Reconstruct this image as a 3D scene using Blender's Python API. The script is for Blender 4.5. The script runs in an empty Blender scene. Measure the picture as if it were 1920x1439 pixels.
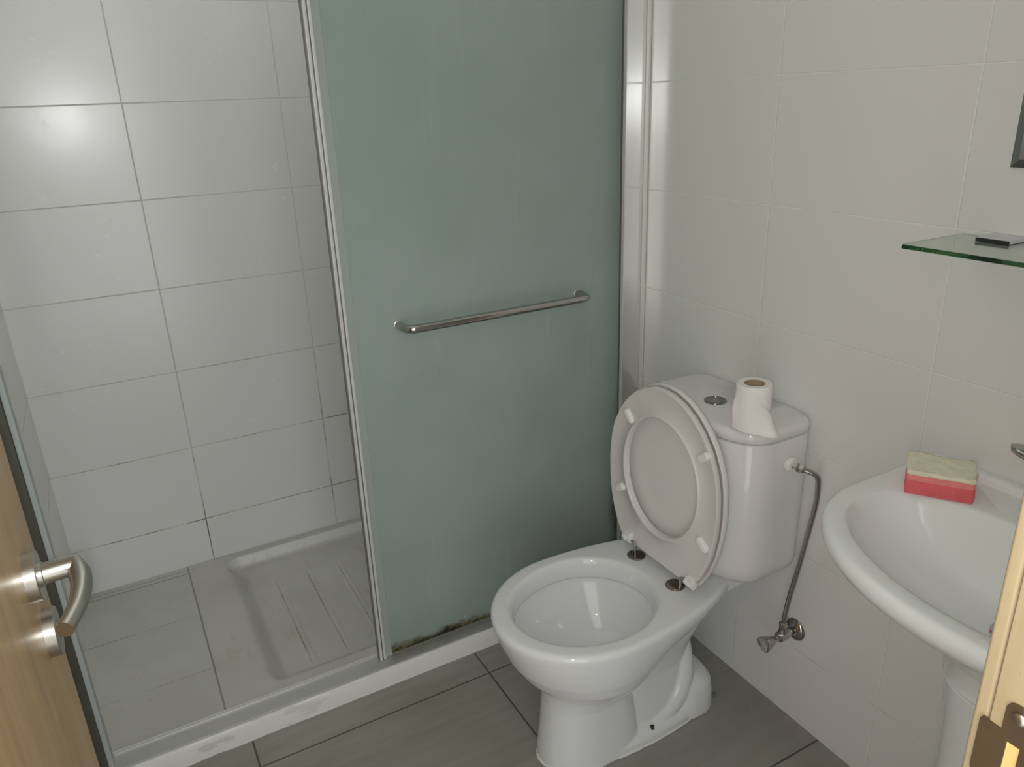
import bpy, bmesh, math, random
from mathutils import Vector, Matrix, noise

random.seed(4)
scene = bpy.context.scene
COL = scene.collection
PI = math.pi

# ------------------------------------------------------------------ camera
CAM_Z = 1.4376
F_PX = 1424.2
yaw, pitch, roll = math.radians(28.14), math.radians(20.585), math.radians(-2.203)
cam_data = bpy.data.cameras.new('camera')
cam_data.sensor_fit = 'HORIZONTAL'
cam_data.sensor_width = 36.0
cam_data.lens = 36.0 * F_PX / 1920.0
cam_data.clip_start = 0.02
cam = bpy.data.objects.new('camera', cam_data)
COL.objects.link(cam)
fwd = Vector((math.sin(yaw) * math.cos(pitch), math.cos(yaw) * math.cos(pitch), -math.sin(pitch)))
rgt0 = Vector((math.cos(yaw), -math.sin(yaw), 0))
up0 = rgt0.cross(fwd)
# image axes: the picture's x axis is the level axis turned by the roll
rgt = rgt0 * math.cos(roll) + up0 * math.sin(roll)
upv = -rgt0 * math.sin(roll) + up0 * math.cos(roll)
M = Matrix((rgt, upv, -fwd)).transposed().to_4x4()
M.translation = Vector((0, 0, CAM_Z))
cam.matrix_world = M
scene.camera = cam

# ------------------------------------------------------------------ world, light, exposure
world = bpy.data.worlds.new('world')
scene.world = world
world.use_nodes = True
bg = world.node_tree.nodes['Background']
bg.inputs[0].default_value = (0.98, 0.98, 0.97, 1)
bg.inputs[1].default_value = 2.45

def area_light(name, loc, target, size, power, color=(1, 1, 1), shape='DISK'):
    l = bpy.data.lights.new(name, 'AREA')
    l.shape = shape
    l.size = size
    l.energy = power
    l.color = color
    o = bpy.data.objects.new(name, l)
    COL.objects.link(o)
    o.location = loc
    o.rotation_euler = (Vector(target) - Vector(loc)).to_track_quat('-Z', 'Y').to_euler()
    return o

# the flash of the hand-held camera sits just beside and below its lens
flash_pos = M.translation - rgt * 0.009 - upv * 0.011 + fwd * 0.004
area_light('camera_flash', flash_pos, flash_pos + fwd, 0.014, 4.5, (0.985, 1.0, 0.975))
# added fill lights washing the white ceiling, in the room and over the shower
area_light('ceiling_fill_light', (0.5, 0.85, 2.02), (0.5, 0.85, 3), 0.9, 0.9, (0.985, 1.0, 0.97))
area_light('shower_fill_light', (0.5, 2.0, 2.02), (0.5, 2.0, 3), 0.6, 4.2, (0.97, 1.0, 0.975))

vs = scene.view_settings
vs.view_transform = 'Standard'
vs.look = 'None'
vs.gamma = 1.0
vs.use_curve_mapping = False
vs.exposure = 0.0
cy = scene.cycles
cy.max_bounces = 12
cy.diffuse_bounces = 8
cy.glossy_bounces = 6
cy.transmission_bounces = 8
cy.caustics_reflective = True
cy.caustics_refractive = True
cy.blur_glossy = 0.3
cy.sample_clamp_indirect = 6.0
cy.use_denoising = True

# ------------------------------------------------------------------ measures (metres)
XR, XL, YB, YF = 1.25, -0.255, 2.382, 0.15   # right, left, back and door side of the room
H = 2.40
TZ0, TPZ = 0.199, 0.2525                      # wall tile courses

# ------------------------------------------------------------------ node helpers
def new_mat(name):
    m = bpy.data.materials.new(name)
    m.use_nodes = True
    nt = m.node_tree
    b = nt.nodes['Principled BSDF']
    return m, nt, b

def plain(name, col, rough=0.5, metal=0.0, spec=0.5, coat=0.0, bump=0.0, bscale=200.0, var=0.0, vscale=6.0):
    m, nt, b = new_mat(name)
    b.inputs['Base Color'].default_value = (*col, 1)
    b.inputs['Roughness'].default_value = rough
    b.inputs['Metallic'].default_value = metal
    b.inputs['Specular IOR Level'].default_value = spec
    b.inputs['Coat Weight'].default_value = coat
    if var or bump:
        tc = nt.nodes.new('ShaderNodeTexCoord')
    if var:
        n = nt.nodes.new('ShaderNodeTexNoise')
        n.inputs['Scale'].default_value = vscale
        n.inputs['Detail'].default_value = 5
        nt.links.new(tc.outputs['Object'], n.inputs['Vector'])
        r = nt.nodes.new('ShaderNodeMix'); r.data_type = 'RGBA'
        r.inputs['A'].default_value = (*[c * (1 - var) for c in col], 1)
        r.inputs['B'].default_value = (*[min(1, c * (1 + var)) for c in col], 1)
        nt.links.new(n.outputs['Fac'], r.inputs['Factor'])
        nt.links.new(r.outputs['Result'], b.inputs['Base Color'])
    if bump:
        n = nt.nodes.new('ShaderNodeTexNoise')
        n.inputs['Scale'].default_value = bscale
        n.inputs['Detail'].default_value = 3
        nt.links.new(tc.outputs['Object'], n.inputs['Vector'])
        bp = nt.nodes.new('ShaderNodeBump')
        bp.inputs['Strength'].default_value = bump
        bp.inputs['Distance'].default_value = 0.002
        nt.links.new(n.outputs['Fac'], bp.inputs['Height'])
        nt.links.new(bp.outputs['Normal'], b.inputs['Normal'])
    return m

class NB:
    """small math-node builder"""
    def __init__(s, nt): s.nt = nt
    def val(s, x, sock):
        if hasattr(x, 'links') or hasattr(x, 'is_linked'): s.nt.links.new(x, sock)
        else: sock.default_value = x
    def m(s, op, a, b=0.0, c=0.0, clamp=False):
        n = s.nt.nodes.new('ShaderNodeMath'); n.operation = op; n.use_clamp = clamp
        s.val(a, n.inputs[0]); s.val(b, n.inputs[1]); s.val(c, n.inputs[2])
        return n.outputs[0]
    def pos(s):
        g = s.nt.nodes.new('ShaderNodeNewGeometry')
        x = s.nt.nodes.new('ShaderNodeSeparateXYZ')
        s.nt.links.new(g.outputs['Position'], x.inputs[0])
        s.P = g.outputs['Position']
        return x.outputs
    def noise(s, vec, scale, detail=3, rough=0.5, sx=None):
        if sx:
            mp = s.nt.nodes.new('ShaderNodeVectorMath'); mp.operation = 'MULTIPLY'
            s.nt.links.new(vec, mp.inputs[0]); mp.inputs[1].default_value = sx
            vec = mp.outputs[0]
        n = s.nt.nodes.new('ShaderNodeTexNoise')
        n.inputs['Scale'].default_value = scale; n.inputs['Detail'].default_value = detail
        n.inputs['Roughness'].default_value = rough
        s.nt.links.new(vec, n.inputs['Vector'])
        return n.outputs['Fac']
    def ramp(s, x, lo, hi):
        n = s.nt.nodes.new('ShaderNodeMapRange'); n.interpolation_type = 'SMOOTHSTEP'
        s.val(x, n.inputs['Value']); n.inputs['From Min'].default_value = lo; n.inputs['From Max'].default_value = hi
        return n.outputs[0]
    def mix(s, f, a, b):
        n = s.nt.nodes.new('ShaderNodeMix'); n.data_type = 'RGBA'
        s.val(f, n.inputs['Factor'])
        for x, k in ((a, 'A'), (b, 'B')):
            if isinstance(x, tuple): n.inputs[k].default_value = (*x, 1)
            else: s.nt.links.new(x, n.inputs[k])
        return n.outputs['Result']
    def line(s, u, u0, pitch, half):
        """1 on joints u = u0 + k*pitch, 0 elsewhere"""
        f = s.m('FRACT', s.m('ADD', s.m('DIVIDE', s.m('SUBTRACT', u, u0), pitch), 100.5))
        d = s.m('MULTIPLY', s.m('ABSOLUTE', s.m('SUBTRACT', f, 0.5)), pitch)
        return s.m('SUBTRACT', 1.0, s.ramp(d, half * 0.6, half * 1.25))
    def bump(s, h, strength, dist=0.001, normal=None):
        n = s.nt.nodes.new('ShaderNodeBump')
        n.inputs['Strength'].default_value = strength; n.inputs['Distance'].default_value = dist
        s.nt.links.new(h, n.inputs['Height'])
        if normal: s.nt.links.new(normal, n.inputs['Normal'])
        return n.outputs[0]

def tile_mat(name, axis, u0, pu, tile, grout, mould, rough, half=0.0016, mould_top=0.9, spots=0.0):
    m, nt, b = new_mat(name)
    nb = NB(nt); X = nb.pos()
    u = X[axis]; z = X[2]
    lu = nb.line(u, u0, pu, half); lz = nb.line(z, TZ0, TPZ, half)
    g = nb.m('MAXIMUM', lu, lz)
    big = nb.noise(nb.P, 2.3, 3)
    tcol = nb.mix(big, tuple(c * 0.985 for c in tile), tuple(c * 1.015 for c in tile))
    # mould grows in the joints, patchily, more towards the floor
    patch = nb.ramp(nb.noise(nb.P, 7.0, 4, 0.6), 0.42, 0.66)
    low = nb.m('SUBTRACT', 1.0, nb.ramp(z, mould_top * 0.3, mould_top))
    mf = nb.m('MULTIPLY', patch, nb.m('MULTIPLY', low, mould), clamp=True)
    gcol = nb.mix(mf, grout, (0.10, 0.10, 0.085))
    col = nb.mix(g, tcol, gcol)
    # lime spots on the glaze
    sp = nb.ramp(nb.noise(nb.P, 48.0, 4, 0.65), 0.62, 0.68)
    spz = nb.m('MULTIPLY', sp, nb.ramp(nb.noise(nb.P, 3.0, 2), 0.35, 0.5))
    nt.links.new(col, b.inputs['Base Color'])
    rg = nb.m('ADD', nb.m('ADD', nb.m('MULTIPLY', g, 0.5), rough), nb.m('MULTIPLY', spz, spots))
    b.inputs['Specular IOR Level'].default_value = 0.7
    nt.links.new(rg, b.inputs['Roughness'])
    hgt = nb.m('SUBTRACT', 0.0, g)
    n1 = nb.bump(hgt, 0.6, 0.0012)
    n2 = nb.bump(nb.noise(nb.P, 9.0, 2), 0.05, 0.01, n1)
    nt.links.new(n2, b.inputs['Normal'])
    return m

WHITE_TILE = (0.735, 0.74, 0.715)
M_back = tile_mat('white_glazed_tile_back', 0, 0.132, 0.416, WHITE_TILE, (0.60, 0.605, 0.575), 0.9, 0.225, half=0.0017, spots=0.05)
M_right = tile_mat('white_glazed_tile_right', 1, 0.758, 0.405, (0.745, 0.74, 0.72), (0.80, 0.79, 0.765), 0.25, 0.22, half=0.0014)
M_left = tile_mat('white_glazed_tile_left', 1, 0.758, 0.405, WHITE_TILE, (0.58, 0.585, 0.555), 0.6, 0.24)
M_front = tile_mat('white_glazed_tile_front', 0, 0.132, 0.416, WHITE_TILE, (0.7, 0.7, 0.66), 0.2, 0.24)

def floor_mat():
    m, nt, b = new_mat('taupe_floor_tile')
    nb = NB(nt); X = nb.pos()
    lx = nb.line(X[0], 0.69, 0.60, 0.0022); ly = nb.line(X[1], 0.882, 0.60, 0.0022)
    g = nb.m('MAXIMUM', lx, ly)
    streak = nb.noise(nb.P, 3.2, 6, 0.6, sx=(1.0, 9.0, 1.0))
    cloud = nb.noise(nb.P, 3.5, 5, 0.6)
    f = nb.m('ADD', nb.m('MULTIPLY', streak, 0.55), nb.m('MULTIPLY', cloud, 0.45))
    c = nb.mix(nb.ramp(f, 0.32, 0.68), (0.235, 0.226, 0.196), (0.30, 0.292, 0.262))
    # dirt smudge behind the toilet foot, crumbs elsewhere
    dx = nb.m('SUBTRACT', X[0], 1.138); dy = nb.m('SUBTRACT', X[1], 1.127)
    r = nb.m('SQRT', nb.m('ADD', nb.m('MULTIPLY', dx, dx), nb.m('MULTIPLY', dy, dy)))
    dn = nb.noise(nb.P, 70.0, 4, 0.6)
    dirt = nb.m('MULTIPLY', nb.m('SUBTRACT', 1.0, nb.ramp(r, 0.006, 0.024)), nb.ramp(dn, 0.44, 0.54))
    c = nb.mix(dirt, c, (0.05, 0.035, 0.025))
    crumbs = nb.m('MULTIPLY', nb.ramp(nb.noise(nb.P, 90.0, 2), 0.77, 0.79), 1.0)
    c = nb.mix(crumbs, c, (0.55, 0.53, 0.5))
    c = nb.mix(g, c, (0.07, 0.062, 0.05))
    nt.links.new(c, b.inputs['Base Color'])
    b.inputs['Roughness'].default_value = 0.42
    n1 = nb.bump(nb.m('SUBTRACT', 0.0, g), 0.6, 0.0015)
    nt.links.new(nb.bump(nb.noise(nb.P, 60, 4), 0.08, 0.002, n1), b.inputs['Normal'])
    return m
M_floor = floor_mat()

def shower_floor_mat():
    m, nt, b = new_mat('white_shower_floor_tile')
    nb = NB(nt); X = nb.pos()
    ly = nb.line(X[1], 1.835, 0.262, 0.0015)
    ly = nb.m('MULTIPLY', ly, nb.ramp(nb.noise(nb.P, 9, 3), 0.3, 0.6))
    g = nb.m('MAXIMUM', ly, nb.ramp(X[0], 0.0455, 0.0465))
    g = nb.m('MAXIMUM', g, nb.m('MULTIPLY', nb.ramp(X[1], 2.335, 2.337), nb.m('SUBTRACT', 1.0, nb.ramp(X[1], 2.339, 2.341))))
    c = nb.mix(nb.ramp(nb.noise(nb.P, 5, 4), 0.35, 0.7), (0.47, 0.47, 0.44), (0.53, 0.53, 0.495))
    c = nb.mix(nb.m('MULTIPLY', nb.ramp(nb.noise(nb.P, 26, 5, 0.65), 0.6, 0.72), 0.4), c, (0.38, 0.37, 0.33))
    c = nb.mix(nb.ramp(nb.noise(nb.P, 75, 2), 0.78, 0.80), c, (0.85, 0.85, 0.82))
    gd = nb.mix(nb.noise(nb.P, 6, 3), (0.15, 0.14, 0.10), (0.36, 0.36, 0.31))
    c = nb.mix(g, c, gd)
    nt.links.new(c, b.inputs['Base Color'])
    b.inputs['Roughness'].default_value = 0.4
    nt.links.new(nb.bump(nb.m('SUBTRACT', 0.0, g), 0.5, 0.001), b.inputs['Normal'])
    return m
M_sfloor = shower_floor_mat()

def tray_mat():
    m, nt, b = new_mat('worn_white_shower_tray')
    nb = NB(nt); X = nb.pos()
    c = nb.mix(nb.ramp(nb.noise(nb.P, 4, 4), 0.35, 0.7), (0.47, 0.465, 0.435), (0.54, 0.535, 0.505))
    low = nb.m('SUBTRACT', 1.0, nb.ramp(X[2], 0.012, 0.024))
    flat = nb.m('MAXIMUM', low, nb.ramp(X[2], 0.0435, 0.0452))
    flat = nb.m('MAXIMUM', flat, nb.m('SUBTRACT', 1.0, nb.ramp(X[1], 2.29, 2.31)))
    c = nb.mix(flat, (0.66, 0.66, 0.635), c)  # light on the back lip painted in as a paler colour
    stain = nb.ramp(nb.noise(nb.P, 11, 7, 0.7, sx=(1.7, 0.7, 1)), 0.54, 0.70)
    c = nb.mix(nb.m('MULTIPLY', stain, 0.62), c, (0.40, 0.385, 0.33))
    # dirt lying in the moulded grooves
    gx = nb.line(X[0], 0.287, 0.1, 0.0018)
    gy = nb.m('MULTIPLY', nb.ramp(X[1], 1.755, 1.76), nb.m('SUBTRACT', 1.0, nb.ramp(X[1], 2.195, 2.21)))
    gx = nb.m('MULTIPLY', gx, nb.m('MULTIPLY', gy, nb.ramp(X[0], 0.23, 0.24)))
    gx = nb.m('MULTIPLY', gx, nb.ramp(nb.noise(nb.P, 11, 3), 0.40, 0.60))
    c = nb.mix(nb.m('MULTIPLY', gx, 0.8), c, (0.20, 0.19, 0.16))
    nt.links.new(c, b.inputs['Base Color'])
    b.inputs['Roughness'].default_value = 0.38
    return m
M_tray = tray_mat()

def curb_mat():
    m, nt, b = new_mat('white_painted_curb')
    nb = NB(nt); X = nb.pos()
    n = nb.noise(nb.P, 16, 5, 0.6, sx=(0.5, 2, 2))
    chip = nb.m('MULTIPLY', nb.ramp(n, 0.55, 0.62), nb.m('SUBTRACT', 1.0, nb.ramp(X[0], 0.05, 0.5)))
    c = nb.mix(nb.m('MULTIPLY', chip, 0.5), (0.72, 0.715, 0.69), (0.42, 0.42, 0.40))
    nt.links.new(c, b.inputs['Base Color'])
    b.inputs['Roughness'].default_value = 0.4
    nt.links.new(nb.bump(nb.noise(nb.P, 30, 4), 0.35, 0.002), b.inputs['Normal'])
    return m
M_curb = curb_mat()

def wood_mat(name, dark, light, axis_stretch, scale, rough, var=0.35):
    m, nt, b = new_mat(name)
    nb = NB(nt); nb.pos()
    f = nb.noise(nb.P, scale, 7, 0.62, sx=axis_stretch)
    fine = nb.noise(nb.P, scale * 5, 4, 0.6, sx=axis_stretch)
    k = nb.m('ADD', nb.m('MULTIPLY', f, 0.7), nb.m('MULTIPLY', fine, 0.3))
    c = nb.mix(nb.ramp(k, 0.5 - var, 0.5 + var), dark, light)
    # short open pores along the grain
    p = nb.ramp(nb.noise(nb.P, scale * 9, 2, 0.5, sx=axis_stretch), 0.68, 0.76)
    c = nb.mix(nb.m('MULTIPLY', p, 0.35), c, tuple(x * 0.5 for x in dark))
    nt.links.new(c, b.inputs['Base Color'])
    b.inputs['Roughness'].default_value = rough
    nt.links.new(nb.bump(fine, 0.08, 0.001), b.inputs['Normal'])
    return m
M_door = wood_mat('honey_oak_veneer', (0.30, 0.185, 0.075), (0.47, 0.31, 0.14), (6, 6, 0.7), 3.0, 0.33, 0.2)
M_jamb = wood_mat('pale_oak_jamb', (0.31, 0.235, 0.135), (0.37, 0.29, 0.175), (12, 12, 1.0), 4.0, 0.5, 0.25)
M_rawwood = plain('raw_pine_mortise', (0.62, 0.43, 0.16), 0.7, var=0.15, vscale=40)

def frosted_mat():
    m, nt, b = new_mat('green_frosted_glass')
    nb = NB(nt); X = nb.pos()
    out = nt.nodes['Material Output']
    cloud = nb.noise(nb.P, 2.2, 4, 0.55)
    c = nb.mix(nb.ramp(cloud, 0.3, 0.7), (0.37, 0.455, 0.405), (0.43, 0.52, 0.475))
    # thin vertical veil of paler streaks
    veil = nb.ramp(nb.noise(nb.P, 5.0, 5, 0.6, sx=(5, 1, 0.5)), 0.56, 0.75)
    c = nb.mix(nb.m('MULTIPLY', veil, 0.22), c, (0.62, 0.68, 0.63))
    specks = nb.ramp(nb.noise(nb.P, 60, 2), 0.775, 0.79)
    c = nb.mix(nb.m('MULTIPLY', specks, 0.5), c, (0.6, 0.65, 0.6))
    # rust and mould creeping up from the track and in from the jamb profile
    ne = nb.noise(nb.P, 22.0, 5, 0.65)
    hb = nb.m('SUBTRACT', nb.m('ADD', X[2], nb.m('MULTIPLY', nb.m('SUBTRACT', ne, 0.5), -0.075)), 0.066)
    st = nb.m('SUBTRACT', 1.0, nb.ramp(hb, 0.002, 0.030))
    hr = nb.m('SUBTRACT', 1.204, nb.m('ADD', X[0], nb.m('MULTIPLY', nb.m('SUBTRACT', ne, 0.5), 0.06)))
    sr = nb.m('MULTIPLY', nb.m('SUBTRACT', 1.0, nb.ramp(hr, 0.0, 0.035)), nb.m('SUBTRACT', 1.0, nb.ramp(X[2], 0.25, 0.75)))
    s_all = nb.m('MAXIMUM', st, nb.m('MULTIPLY', sr, 0.75))
    scol = nb.mix(nb.ramp(nb.noise(nb.P, 48, 4, 0.6), 0.4, 0.6), (0.035, 0.03, 0.012), (0.17, 0.135, 0.055))
    halo = nb.m('SUBTRACT', 1.0, nb.ramp(hb, 0.0, 0.16))
    c = nb.mix(nb.m('MULTIPLY', halo, 0.22), c, (0.16, 0.19, 0.10))
    c = nb.mix(s_all, c, scol)
    nt.links.new(c, b.inputs['Base Color'])
    b.inputs['Roughness'].default_value = 0.42
    b.inputs['Specular IOR Level'].default_value = 0.4
    tr = nt.nodes.new('ShaderNodeBsdfTranslucent')
    nt.links.new(c, tr.inputs['Color'])
    mx = nt.nodes.new('ShaderNodeMixShader')
    mx.inputs[0].default_value = 0.25
    nt.links.new(b.outputs[0], mx.inputs[1]); nt.links.new(tr.outputs[0], mx.inputs[2])
    nt.links.new(mx.outputs[0], out.inputs['Surface'])
    nt.links.new(nb.bump(nb.noise(nb.P, 260, 2), 0.12, 0.001), b.inputs['Normal'])
    return m
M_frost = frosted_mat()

M_ceiling = plain('white_ceiling_paint', (0.82, 0.81, 0.78), 0.9, bump=0.1)
M_porc = plain('white_porcelain', (0.715, 0.73, 0.725), 0.06, spec=0.5, coat=0.0)
M_porc2 = plain('warm_white_porcelain', (0.715, 0.705, 0.70), 0.06, spec=0.45, coat=0.0)
M_basin = plain('bright_white_porcelain', (0.79, 0.805, 0.80), 0.06, spec=0.5)
M_plastic = plain('white_seat_plastic', (0.67, 0.64, 0.625), 0.16)
M_lidp = plain('white_lid_plastic', (0.72, 0.695, 0.68), 0.28)
M_buff = plain('pale_buffer_plastic', (0.78, 0.775, 0.75), 0.35)
M_chrome = plain('chrome', (0.47, 0.455, 0.43), 0.08, metal=1.0)
M_bronze = plain('tarnished_chrome', (0.30, 0.27, 0.225), 0.22, metal=1.0, var=0.25, vscale=60)
M_steel = plain('brushed_stainless_steel', (0.50, 0.48, 0.44), 0.30, metal=1.0, bump=0.05, bscale=300)
M_alu = plain('satin_aluminium', (0.52, 0.52, 0.50), 0.38, metal=0.6, var=0.08, vscale=20)
M_aludark = plain('dull_grey_aluminium', (0.20, 0.20, 0.17), 0.45, metal=0.35, var=0.2, vscale=14)
M_alulight = plain('pale_anodised_profile', (0.60, 0.61, 0.58), 0.4, metal=0.15)
M_polish = plain('polished_aluminium', (0.84, 0.84, 0.83), 0.17, metal=1.0)
M_trim = plain('white_wall_profile', (0.66, 0.655, 0.625), 0.35)
M_brown = plain('oxidised_brown_steel', (0.115, 0.078, 0.045), 0.45, metal=0.55, var=0.3, vscale=45)
M_paper = plain('soft_white_paper', (0.84, 0.80, 0.785), 0.95, bump=0.15, bscale=500)
M_card = plain('brown_cardboard', (0.43, 0.335, 0.235), 0.9, var=0.12, vscale=80)
M_red = plain('red_sponge_foam', (0.80, 0.145, 0.17), 0.95, bump=0.8, bscale=420, var=0.18, vscale=40)
M_pink = plain('faded_red_sponge_foam', (0.90, 0.27, 0.27), 0.95, bump=0.8, bscale=420, var=0.15, vscale=40)
M_scour = plain('worn_beige_scouring_fleece', (0.82, 0.765, 0.60), 1.0, bump=1.0, bscale=260, var=0.18, vscale=55)
M_seal = plain('white_silicone_sealant', (0.72, 0.72, 0.68), 0.35, bump=0.4, bscale=90)
M_rubber = plain('black_rubber', (0.02, 0.02, 0.02), 0.6)
M_nylon = plain('white_nylon_nut', (0.80, 0.79, 0.75), 0.4)
M_clip = plain('bright_satin_clamp_metal', (0.66, 0.66, 0.70), 0.3, metal=0.3)
M_mirror = plain('silvered_mirror', (0.55, 0.56, 0.55), 0.03, metal=1.0)
M_mirror_edge = plain('grey_bevelled_mirror_edge', (0.33, 0.34, 0.33), 0.12, metal=1.0)

def glass_mat():
    m, nt, b = new_mat('clear_green_glass')
    out = nt.nodes['Material Output']
    b.inputs['Base Color'].default_value = (0.90, 0.95, 0.91, 1)
    b.inputs['Roughness'].default_value = 0.0
    b.inputs['IOR'].default_value = 1.5
    b.inputs['Transmission Weight'].default_value = 1.0
    va = nt.nodes.new('ShaderNodeVolumeAbsorption')
    va.inputs['Color'].default_value = (0.35, 0.72, 0.40, 1)
    va.inputs['Density'].default_value = 14.0
    nt.links.new(va.outputs[0], out.inputs['Volume'])
    return m
M_glass = glass_mat()

# ------------------------------------------------------------------ mesh helpers
BOXY = {'sill_track', 'wall_channel', 'inner_channel', 'channel_lip', 'top_rail', 'frosted_pane', 'edge_profile', 'rib', 'edge_strip', 'glass_pane', 'clamp', 'door_1', 'trim_2', 'hinge_knuckle'}
def link(name, bm, mat, parent=None, smooth=True, sharp=40, origin=None):
    boxy = name in BOXY
    """bm is in world coordinates; the object's origin goes to `origin` (world)"""
    bmesh.ops.recalc_face_normals(bm, faces=bm.faces)
    me = bpy.data.meshes.new(name)
    if origin is None:
        if parent is not None:
            origin = Vector((0, 0, 0))
            p = parent
            while p is not None:
                origin = origin + Vector(p.location); p = p.parent
        else:
            xs = [v.co for v in bm.verts]
            lo = Vector([min(c[i] for c in xs) for i in range(3)]); hi = Vector([max(c[i] for c in xs) for i in range(3)])
            origin = Vector(((lo.x + hi.x) / 2, (lo.y + hi.y) / 2, lo.z))
    origin = Vector(origin)
    bmesh.ops.translate(bm, verts=bm.verts, vec=-origin)
    if smooth:
        for f in bm.faces: f.smooth = True
        for e in bm.edges:
            if len(e.link_faces) == 2:
                e.smooth = e.calc_face_angle(0) < math.radians(sharp)
    bm.to_mesh(me); bm.free()
    me.materials.append(mat)
    o = bpy.data.objects.new(name, me)
    COL.objects.link(o)
    if boxy:
        wn = o.modifiers.new('weighted normals', 'WEIGHTED_NORMAL'); wn.keep_sharp = True; wn.weight = 100
    if parent is not None:
        o.parent = parent
        base = Vector((0, 0, 0)); p = parent
        while p is not None:
            base = base + Vector(p.location); p = p.parent
        o.location = origin - base
    else:
        o.location = origin
    return o

def thing(name, label, cat, loc):
    o = bpy.data.objects.new(name, None)
    o.empty_display_size = 0.05
    COL.objects.link(o); o.location = loc
    o['label'] = label; o['category'] = cat
    return o

def tag(o, label=None, cat=None, kind=None, group=None):
    if label: o['label'] = label
    if cat: o['category'] = cat
    if kind: o['kind'] = kind
    if group: o['group'] = group
    return o

def box(bm, x0, x1, y0, y1, z0, z1, bevel=0.0, seg=2):
    r = bmesh.ops.create_cube(bm, size=1.0)
    vs_ = r['verts']
    for v in vs_:
        v.co = Vector((x0 + (v.co.x + .5) * (x1 - x0), y0 + (v.co.y + .5) * (y1 - y0), z0 + (v.co.z + .5) * (z1 - z0)))
    if bevel:
        es = list({e for v in vs_ for e in v.link_edges})
        bmesh.ops.bevel(bm, geom=es, offset=bevel, segments=seg, profile=0.5, affect='EDGES')
    return bm

def loft(bm, rings, cap0=True, cap1=True, closed=True):
    vr = [[bm.verts.new(p) for p in r] for r in rings]
    n = len(vr[0])
    for a, b in zip(vr[:-1], vr[1:]):
        for i in range(n if closed else n - 1):
            j = (i + 1) % n
            bm.faces.new((a[i], a[j], b[j], b[i]))
    if cap0: bm.faces.new(vr[0][::-1])
    if cap1: bm.faces.new(vr[-1])
    return vr

def fan_cap(bm, ring, apex):
    a = bm.verts.new(apex); n = len(ring)
    for i in range(n):
        bm.faces.new((ring[i], ring[(i + 1) % n], a))

def spow(c, e): return math.copysign(abs(c) ** e, c)

def egg(z, xf, xb, hw, xc, yc, nf=2.0, nb_=2.0, n=72):
    pts = []
    for i in range(n):
        t = 2 * PI * i / n
        c, s = math.cos(t), math.sin(t)
        if c >= 0: x = xc + (xb - xc) * spow(c, 2 / nb_); y = yc + hw * spow(s, 2 / nb_)
        else: x = xc + (xc - xf) * spow(c, 2 / nf); y = yc + hw * spow(s, 2 / nf)
        pts.append(Vector((x, y, z)))
    return pts

def lathe(bm, prof, origin, axis=(0, 0, 1), n=40, cap0=True, cap1=True):
    """prof: list of (radius, height along axis)"""
    ax = Vector(axis).normalized()
    q = Vector((0, 0, 1)).rotation_difference(ax)
    rings = []
    for r, h in prof:
        rings.append([Vector(origin) + q @ Vector((r * math.cos(2 * PI * i / n), r * math.sin(2 * PI * i / n), h)) for i in range(n)])
    return loft(bm, rings, cap0, cap1)

def fillet_path(pts, rad, seg=8):
    pts = [Vector(p) for p in pts]
    out = [pts[0]]
    for i in range(1, len(pts) - 1):
        a, b, c = pts[i - 1], pts[i], pts[i + 1]
        r = rad[i - 1] if isinstance(rad, (list, tuple)) else rad
        d1 = (a - b).normalized(); d2 = (c - b).normalized()
        r = min(r, (a - b).length * .49, (c - b).length * .49)
        p0, p1 = b + d1 * r, b + d2 * r
        for k in range(seg + 1):
            t = k / seg
            out.append(p0 * (1 - t) ** 2 + b * 2 * t * (1 - t) + p1 * t ** 2)
    out.append(pts[-1])
    return out

def tube(bm, path, radius, n=20, cap=True, radii=None, flat=None):
    path = [Vector(p) for p in path]
    rings = []
    t0 = (path[1] - path[0]).normalized()
    ref = Vector((0, 0, 1)) if abs(t0.z) < .9 else Vector((1, 0, 0))
    u = t0.cross(ref).normalized()
    for i, p in enumerate(path):
        a = path[max(i - 1, 0)]; b = path[min(i + 1, len(path) - 1)]
        t = (b - a).normalized()
        u = (u - t * u.dot(t)).normalized()
        v = t.cross(u)
        r = radii[i] if radii else radius
        rings.append([p + (u * math.cos(2 * PI * k / n) + v * math.sin(2 * PI * k / n) * (flat or 1)) * r for k in range(n)])
    return loft(bm, rings, cap, cap)

def remesh(o, voxel, smooth_it=6, fac=0.5):
    r = o.modifiers.new('remesh', 'REMESH'); r.mode = 'VOXEL'; r.voxel_size = voxel; r.use_smooth_shade = True
    s = o.modifiers.new('smooth', 'SMOOTH'); s.factor = fac; s.iterations = smooth_it

# ------------------------------------------------------------------ setting
def struct(name, bm, mat, parent=None, label=None, cat=None, **k):
    o = link(name, bm, mat, parent, **k)
    o['kind'] = 'structure'
    if label and parent is None: o['label'] = label; o['category'] = cat
    return o

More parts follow.
